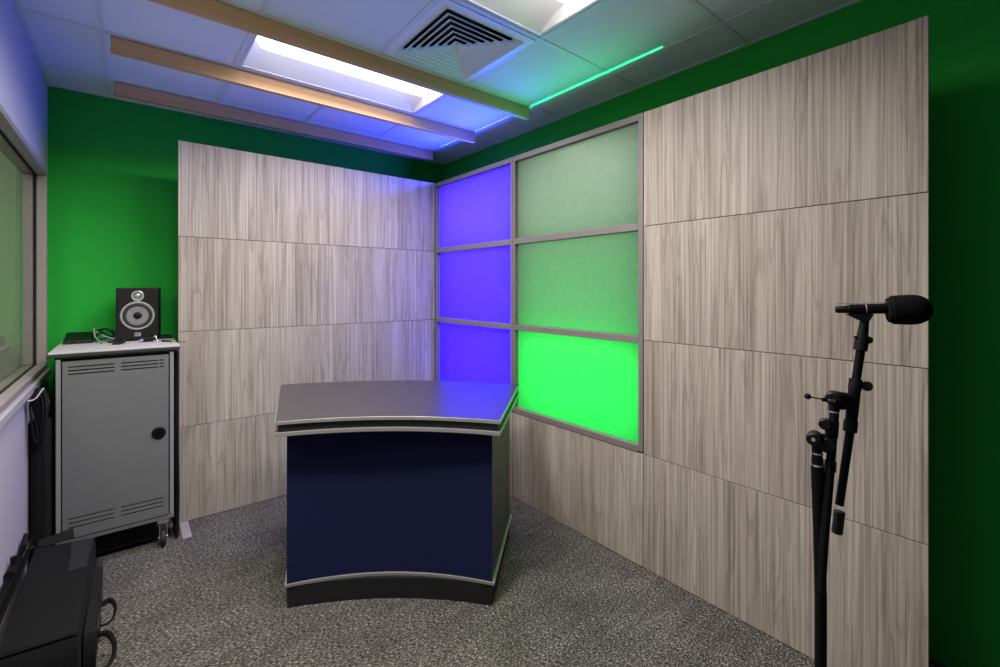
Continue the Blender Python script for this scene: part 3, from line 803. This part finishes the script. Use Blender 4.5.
bm = B(); v = [bm.verts.new(p) for p in ((-0.352,2.94,0.246),(-0.215,2.93,0.248),(-0.225,2.985,0.277),(-0.352,2.965,0.264),(-0.352,2.936,0.240),(-0.215,2.926,0.242),(-0.225,2.981,0.271),(-0.352,2.961,0.258))]
for f in ((0,1,2,3),(7,6,5,4),(0,4,5,1),(1,5,6,2),(2,6,7,3),(3,7,4,0)): bm.faces.new([v[i] for i in f])
obj('flap', bm, M['nylon'], t, bevel=0.002)
bm = B(); sweep(bm, [(-0.106,2.26,0.145),(-0.104,2.32,0.145),(-0.105,2.55,0.145),(-0.110,2.80,0.14),(-0.118,2.87,0.135)], 0.006, flat=(0.012,0.006)); obj('zip', bm, M['rubber'], t, smooth=True)
bm = B()
# side pocket
pk = [(-0.135, 2.18), (-0.100, 2.19), (-0.096, 2.68), (-0.135, 2.72)]
loft(bm, [outline(pk, 0.03, -0.004), outline(pk, 0.05, 0.004), outline(pk, 0.16, 0.004), outline(pk, 0.185, -0.006)])
obj('side_pocket', bm, M['nylon'], t, smooth=True)
for pts in (((-0.098,2.46,0.125),(-0.066,2.47,0.130),(-0.046,2.44,0.118),(-0.048,2.41,0.090),(-0.070,2.39,0.078),(-0.096,2.38,0.085)),
            ((-0.098,2.27,0.118),(-0.066,2.27,0.110),(-0.044,2.23,0.085),(-0.048,2.20,0.050),(-0.068,2.18,0.038),(-0.096,2.17,0.050))):
    bm = B(); sweep(bm, pts, 0.005, flat=(0.004, 0.012)); obj('handle_loop', bm, M['nylon'], t, smooth=True)

# folded stand lying against the wall on top of the case
t = thing('folded_stand', 'folded black light stand with knobs leaning on the white wall behind the carry case', 'stand', (-0.385, 2.55, 0.243))
bm = B(); rod(bm, (-0.374, 1.95, 0.325), (-0.374, 3.015, 0.260), 0.0105); obj('leg', bm, M['blackmetal'], t, smooth=True)
bm = B(); rod(bm, (-0.392, 1.95, 0.352), (-0.390, 2.86, 0.300), 0.0095); obj('leg', bm, M['blackmetal'], t, smooth=True)
bm = B(); rod(bm, (-0.378, 1.95, 0.356), (-0.376, 2.70, 0.310), 0.009); obj('leg', bm, M['blackmetal'], t, smooth=True)
bm = B(); rod(bm, (-0.388, 2.52, 0.335), (-0.386, 2.66, 0.324), 0.016); rod(bm, (-0.386, 2.60, 0.335), (-0.386, 2.60, 0.372), 0.011); obj('collar', bm, M['black'], t, smooth=True)
bm = B(); rod(bm, (-0.388, 2.80, 0.305), (-0.384, 2.875, 0.342), 0.013, 0.010); rod(bm, (-0.386, 2.74, 0.305), (-0.372, 2.75, 0.348), 0.007, 0.009); obj('knob', bm, M['black'], t, smooth=True)
bm = B(); rod(bm, (-0.376, 2.84, 0.286), (-0.350, 2.85, 0.284), 0.004); obj('pin', bm, M['black'], t, smooth=True)

# ------------------------------------------------------------------ microphone on a folded boom stand
MP = (1.254, 0.3175, 0.0); MR = math.radians(-36.436)
t = thing('microphone_stand', 'tall black folding boom stand in front of the wood-grain wall at right', 'stand', MP, MR)
def L(x, y, d=0.0):
    k = (1+d)/444.3
    return Vector(((x-456)*k - 0.8204, d, 1.497-(y-288.5)*k))
def part(name, m, fn, label=None, parent=None):
    bm = B(); fn(bm); return obj(name, bm, m, parent or t, smooth=True, room=False, label=label)
bmk = M['blackmetal']
VIEW = Vector((0.69, 0.724, 0))       # the hinge screws and knobs face along this line
def srod(bm, p0, p1, r0, r1=None, seg=20): rod(bm, p0, p1, r0*0.88, (r0 if r1 is None else r1)*0.88, seg)
def slathe(bm, o_, ax, prof, seg=32, **k): lathe(bm, o_, ax, [(q*0.75, r*0.88) for q, r in prof], seg, **k)
# main pole, legs below the picture
foot = Vector((0.004, 0.0, 0.0))
pt = L(817.5, 458); pb = Vector((0.0, 0, 0.30))
part('pole', bmk, lambda bm: (srod(bm, pb, L(820.9, 600), 0.0125), srod(bm, L(820.9, 600), L(819.4, 535), 0.0125), srod(bm, L(819.4, 535), L(818.0, 495), 0.0125), srod(bm, L(818.0, 495), pt, 0.0125)))
part('leg_hub', M['black'], lambda bm: srod(bm, (0,0,0.535), (0,0,0.475), 0.021))
part('brace_hub', M['black'], lambda bm: srod(bm, (0,0,0.305), (0,0,0.27), 0.018))
for k in range(3):
    a = 2*PI*k/3 + 0.5
    dx, dy = math.cos(a), math.sin(a)
    lg = part('leg', bmk, lambda bm: srod(bm, (dx*0.018, dy*0.018, 0.50), (dx*0.22, dy*0.22, 0.012), 0.009))
    part('rubber_foot', M['rubber'], lambda bm: srod(bm, (dx*0.212, dy*0.212, 0.030), (dx*0.222, dy*0.222, 0.001), 0.012, 0.013), parent=lg)
    part('brace', bmk, lambda bm: srod(bm, (dx*0.012, dy*0.012, 0.288), (dx*0.115, dy*0.115, 0.268), 0.005), parent=lg)
part('pole_collar', bmk, lambda bm: srod(bm, L(818.3, 490), L(817.6, 466), 0.0140))
part('silver_band', M['chrome'], lambda bm: srod(bm, L(817.5, 466), L(817.5, 464), 0.0128), 'silver ring on the pole')
part('silver_band', M['chrome'], lambda bm: srod(bm, L(817.2, 454), L(817.2, 452.6), 0.0122), 'silver ring under the hinge')
part('pole_neck', bmk, lambda bm: srod(bm, L(817.5, 464), L(817.0, 446), 0.0110))
def knuckle(bm):
    slathe(bm, L(814, 440, -0.022), VIEW, [(0, 0.013), (0.004, 0.0165), (0.040, 0.0165), (0.044, 0.013)], 28)
    slathe(bm, L(826, 446, -0.020), VIEW, [(0, 0.016), (0.003, 0.018), (0.037, 0.018), (0.040, 0.016)], 28)
    srod(bm, L(816, 447), L(830, 441), 0.014, 0.016)
    srod(bm, L(816, 437), L(832, 439), 0.010, 0.012)
part('hinge', M['black'], knuckle)
part('hinge_screw', M['chrome'], lambda bm: slathe(bm, L(813.5, 440, -0.026), VIEW, [(0, 0.004), (0.006, 0.005)], 14))
# short arm through the hinge
part('lower_arm', bmk, lambda bm: (srod(bm, L(821.5, 592, -0.021), L(824.6, 538, -0.020), 0.0082, 0.0090), srod(bm, L(824.6, 538, -0.020), L(828.0, 497, -0.016), 0.0090, 0.0094), srod(bm, L(828.0, 497, -0.016), L(834.5, 412), 0.0094, 0.0100)))
part('arm_clutch', M['black'], lambda bm: srod(bm, L(829.9, 471), L(830.7, 461), 0.0122))
part('arm_clutch', M['black'], lambda bm: srod(bm, L(831.4, 437), L(832.6, 421), 0.0135))
part('wing_knob', M['black'], lambda bm: (slathe(bm, L(825, 425, -0.014), VIEW, [(0, 0.011), (0.003, 0.0135), (0.024, 0.0135), (0.028, 0.011)], 22), srod(bm, L(826, 425), L(833, 427), 0.007)))
part('silver_band', M['chrome'], lambda bm: srod(bm, L(833.9, 412.5), L(834.1, 410.8), 0.0104), 'silver ring on the short arm')
def head(bm):
    srod(bm, L(834.2, 411), L(834.9, 399), 0.0115, 0.013)
    slathe(bm, L(833, 399, -0.020), VIEW, [(0, 0.013), (0.004, 0.0165), (0.036, 0.0165), (0.040, 0.013)], 28)
    srod(bm, L(833, 396), L(850, 399), 0.0140, 0.0145)
    srod(bm, L(836, 404), L(850, 404), 0.0145, 0.0145)
part('boom_clamp', M['black'], head)
part('clamp_lever', bmk, lambda bm: (srod(bm, L(836, 401, -0.026), L(823, 399.6, -0.026), 0.0055, 0.0050), srod(bm, L(824, 399.6, -0.026), L(808, 396.5, -0.026), 0.0017), slathe(bm, L(810, 396.8, -0.026), (-1, 0, 0.15), [(0, 0.003), (0.002, 0.0065), (0.007, 0.0075), (0.012, 0.0055), (0.014, 0.002)], 18)))
part('lever_screw', M['chrome'], lambda bm: srod(bm, L(829, 400.2, -0.034), L(835, 401, -0.034), 0.003))
# boom rod
part('boom_rod', bmk, lambda bm: (srod(bm, L(839.5, 505), L(851.2, 424), 0.0088, 0.0092), srod(bm, L(850.5, 430), L(855.5, 382), 0.0122, 0.0128)))
part('rod_sleeve', M['black'], lambda bm: srod(bm, L(850.0, 431.5), L(851.3, 420.5), 0.0145))
part('rod_sleeve', M['black'], lambda bm: srod(bm, L(854.6, 390), L(856.1, 379), 0.0135))
part('sleeve_knob', M['black'], lambda bm: (srod(bm, L(857, 385.5), L(866, 386.8), 0.007), slathe(bm, L(867, 386.8, -0.012), VIEW, [(0, 0.010), (0.003, 0.0115), (0.021, 0.0115), (0.024, 0.010)], 20)))
part('hand_grip', M['rubber'], lambda bm: slathe(bm, L(837.0, 533.5), L(840.6, 503.5)-L(837.0, 533.5), [(0, 0.0095), (0.003, 0.0115), (0.060, 0.0112), (0.064, 0.012), (0.068, 0.0105)], 22))
part('upper_rod', bmk, lambda bm: srod(bm, L(855.6, 384), L(861.5, 345), 0.0092, 0.0092))
part('top_clutch', M['black'], lambda bm: (srod(bm, L(860.2, 350.5), L(862.4, 337), 0.0142), srod(bm, L(854.5, 337.2), L(866, 338.5), 0.003), srod(bm, L(864, 341), L(868, 341), 0.006), slathe(bm, L(868.6, 340.3, -0.010), VIEW, [(0, 0.007), (0.003, 0.009), (0.017, 0.009), (0.020, 0.007)], 18)))
part('clip_neck', M['black'], lambda bm: srod(bm, L(862.3, 338), L(865.3, 317), 0.0118, 0.0085))
MB_ = math.radians(32)                # the microphone is turned a little towards the room
def Q(x, y):
    r = (x-456)/444.3
    q = (r-0.923)/(math.cos(MB_) + r*math.sin(MB_))
    return L(x, y, -q*math.sin(MB_))
def clip(bm):
    off = Vector((math.sin(MB_), math.cos(MB_), 0))*0.0135
    pts = [Q(845.5, 314.0), Q(872.6, 313.9), Q(868.5, 320.5), Q(860.0, 320.8)]
    lo = [bm.verts.new(p - off) for p in pts]; hi = [bm.verts.new(p + off) for p in pts]
    for i in range(4):
        j = (i+1) % 4; bm.faces.new((lo[i], lo[j], hi[j], hi[i]))
    bm.faces.new(lo); bm.faces.new(hi[::-1])
part('microphone_clip', M['black'], clip)

mt = thing('microphone', 'black microphone with fluffy foam windscreen clipped on the boom stand', 'microphone', MP, MR)
t = mt
mo = Q(835.5, 309.6); me_ = Q(890, 308.4); md = me_-mo; ml = md.length
part('body', bmk, lambda bm: lathe(bm, mo, md, [(0, 0.0065), (0.0015, 0.0078), (0.022, 0.0088), (0.024, 0.0108), (ml*0.55, 0.0112), (ml, 0.0112)], 28))
part('grip_ring', M['ring'], lambda bm: lathe(bm, mo+md*0.56, md, [(0.0, 0.01125), (0.0004, 0.0116), (0.0012, 0.0116), (0.0016, 0.01125)], 28, cap=False))
w0 = Q(887.3, 310.2); wd = Q(930, 309.2)-w0
part('windscreen', M['foam'], lambda bm: lathe(bm, w0, wd, [(0, 0.020), (0.0005, 0.0255), (0.004, 0.0275), (0.006, 0.0285), (0.007, 0.0305), (0.020, 0.0318), (0.035, 0.0325), (0.046, 0.0315), (0.055, 0.0285), (0.062, 0.0235), (0.067, 0.016), (0.0695, 0.008), (0.070, 0.0005)], 44, jitter=0.03))
part('side_tube', M['ring'], lambda bm: rod(bm, Q(836, 303.6), Q(887, 302.2), 0.0012))

# ------------------------------------------------------------------ camera and world
cam = bpy.data.cameras.new('camera')
cam.sensor_fit = 'HORIZONTAL'; cam.sensor_width = 36.0; cam.lens = 0.4443*36.0
cam.shift_x = (500-456)/1000.0; cam.shift_y = -(333.5-288.5)/1000.0
cam.clip_start = 0.02
co = bpy.data.objects.new('camera', cam); COL.objects.link(co)
co.location = (0, 0, 1.497); co.rotation_euler = (PI/2, 0, -math.radians(36.436))
scene.camera = co

w = bpy.data.worlds.new('world'); scene.world = w; w.use_nodes = True
w.node_tree.nodes['Background'].inputs[0].default_value = (0.02, 0.02, 0.02, 1)
w.node_tree.nodes['Background'].inputs[1].default_value = 0.3

vs = scene.view_settings
scene.display_settings.display_device = 'sRGB'
vs.view_transform = 'Standard'; vs.look = 'None'; vs.gamma = 1.0; vs.use_curve_mapping = False
vs.exposure = 0.0
scene.cycles.max_bounces = 10; scene.cycles.diffuse_bounces = 6
scene.cycles.sample_clamp_indirect = 4.0
scene.cycles.use_denoising = True
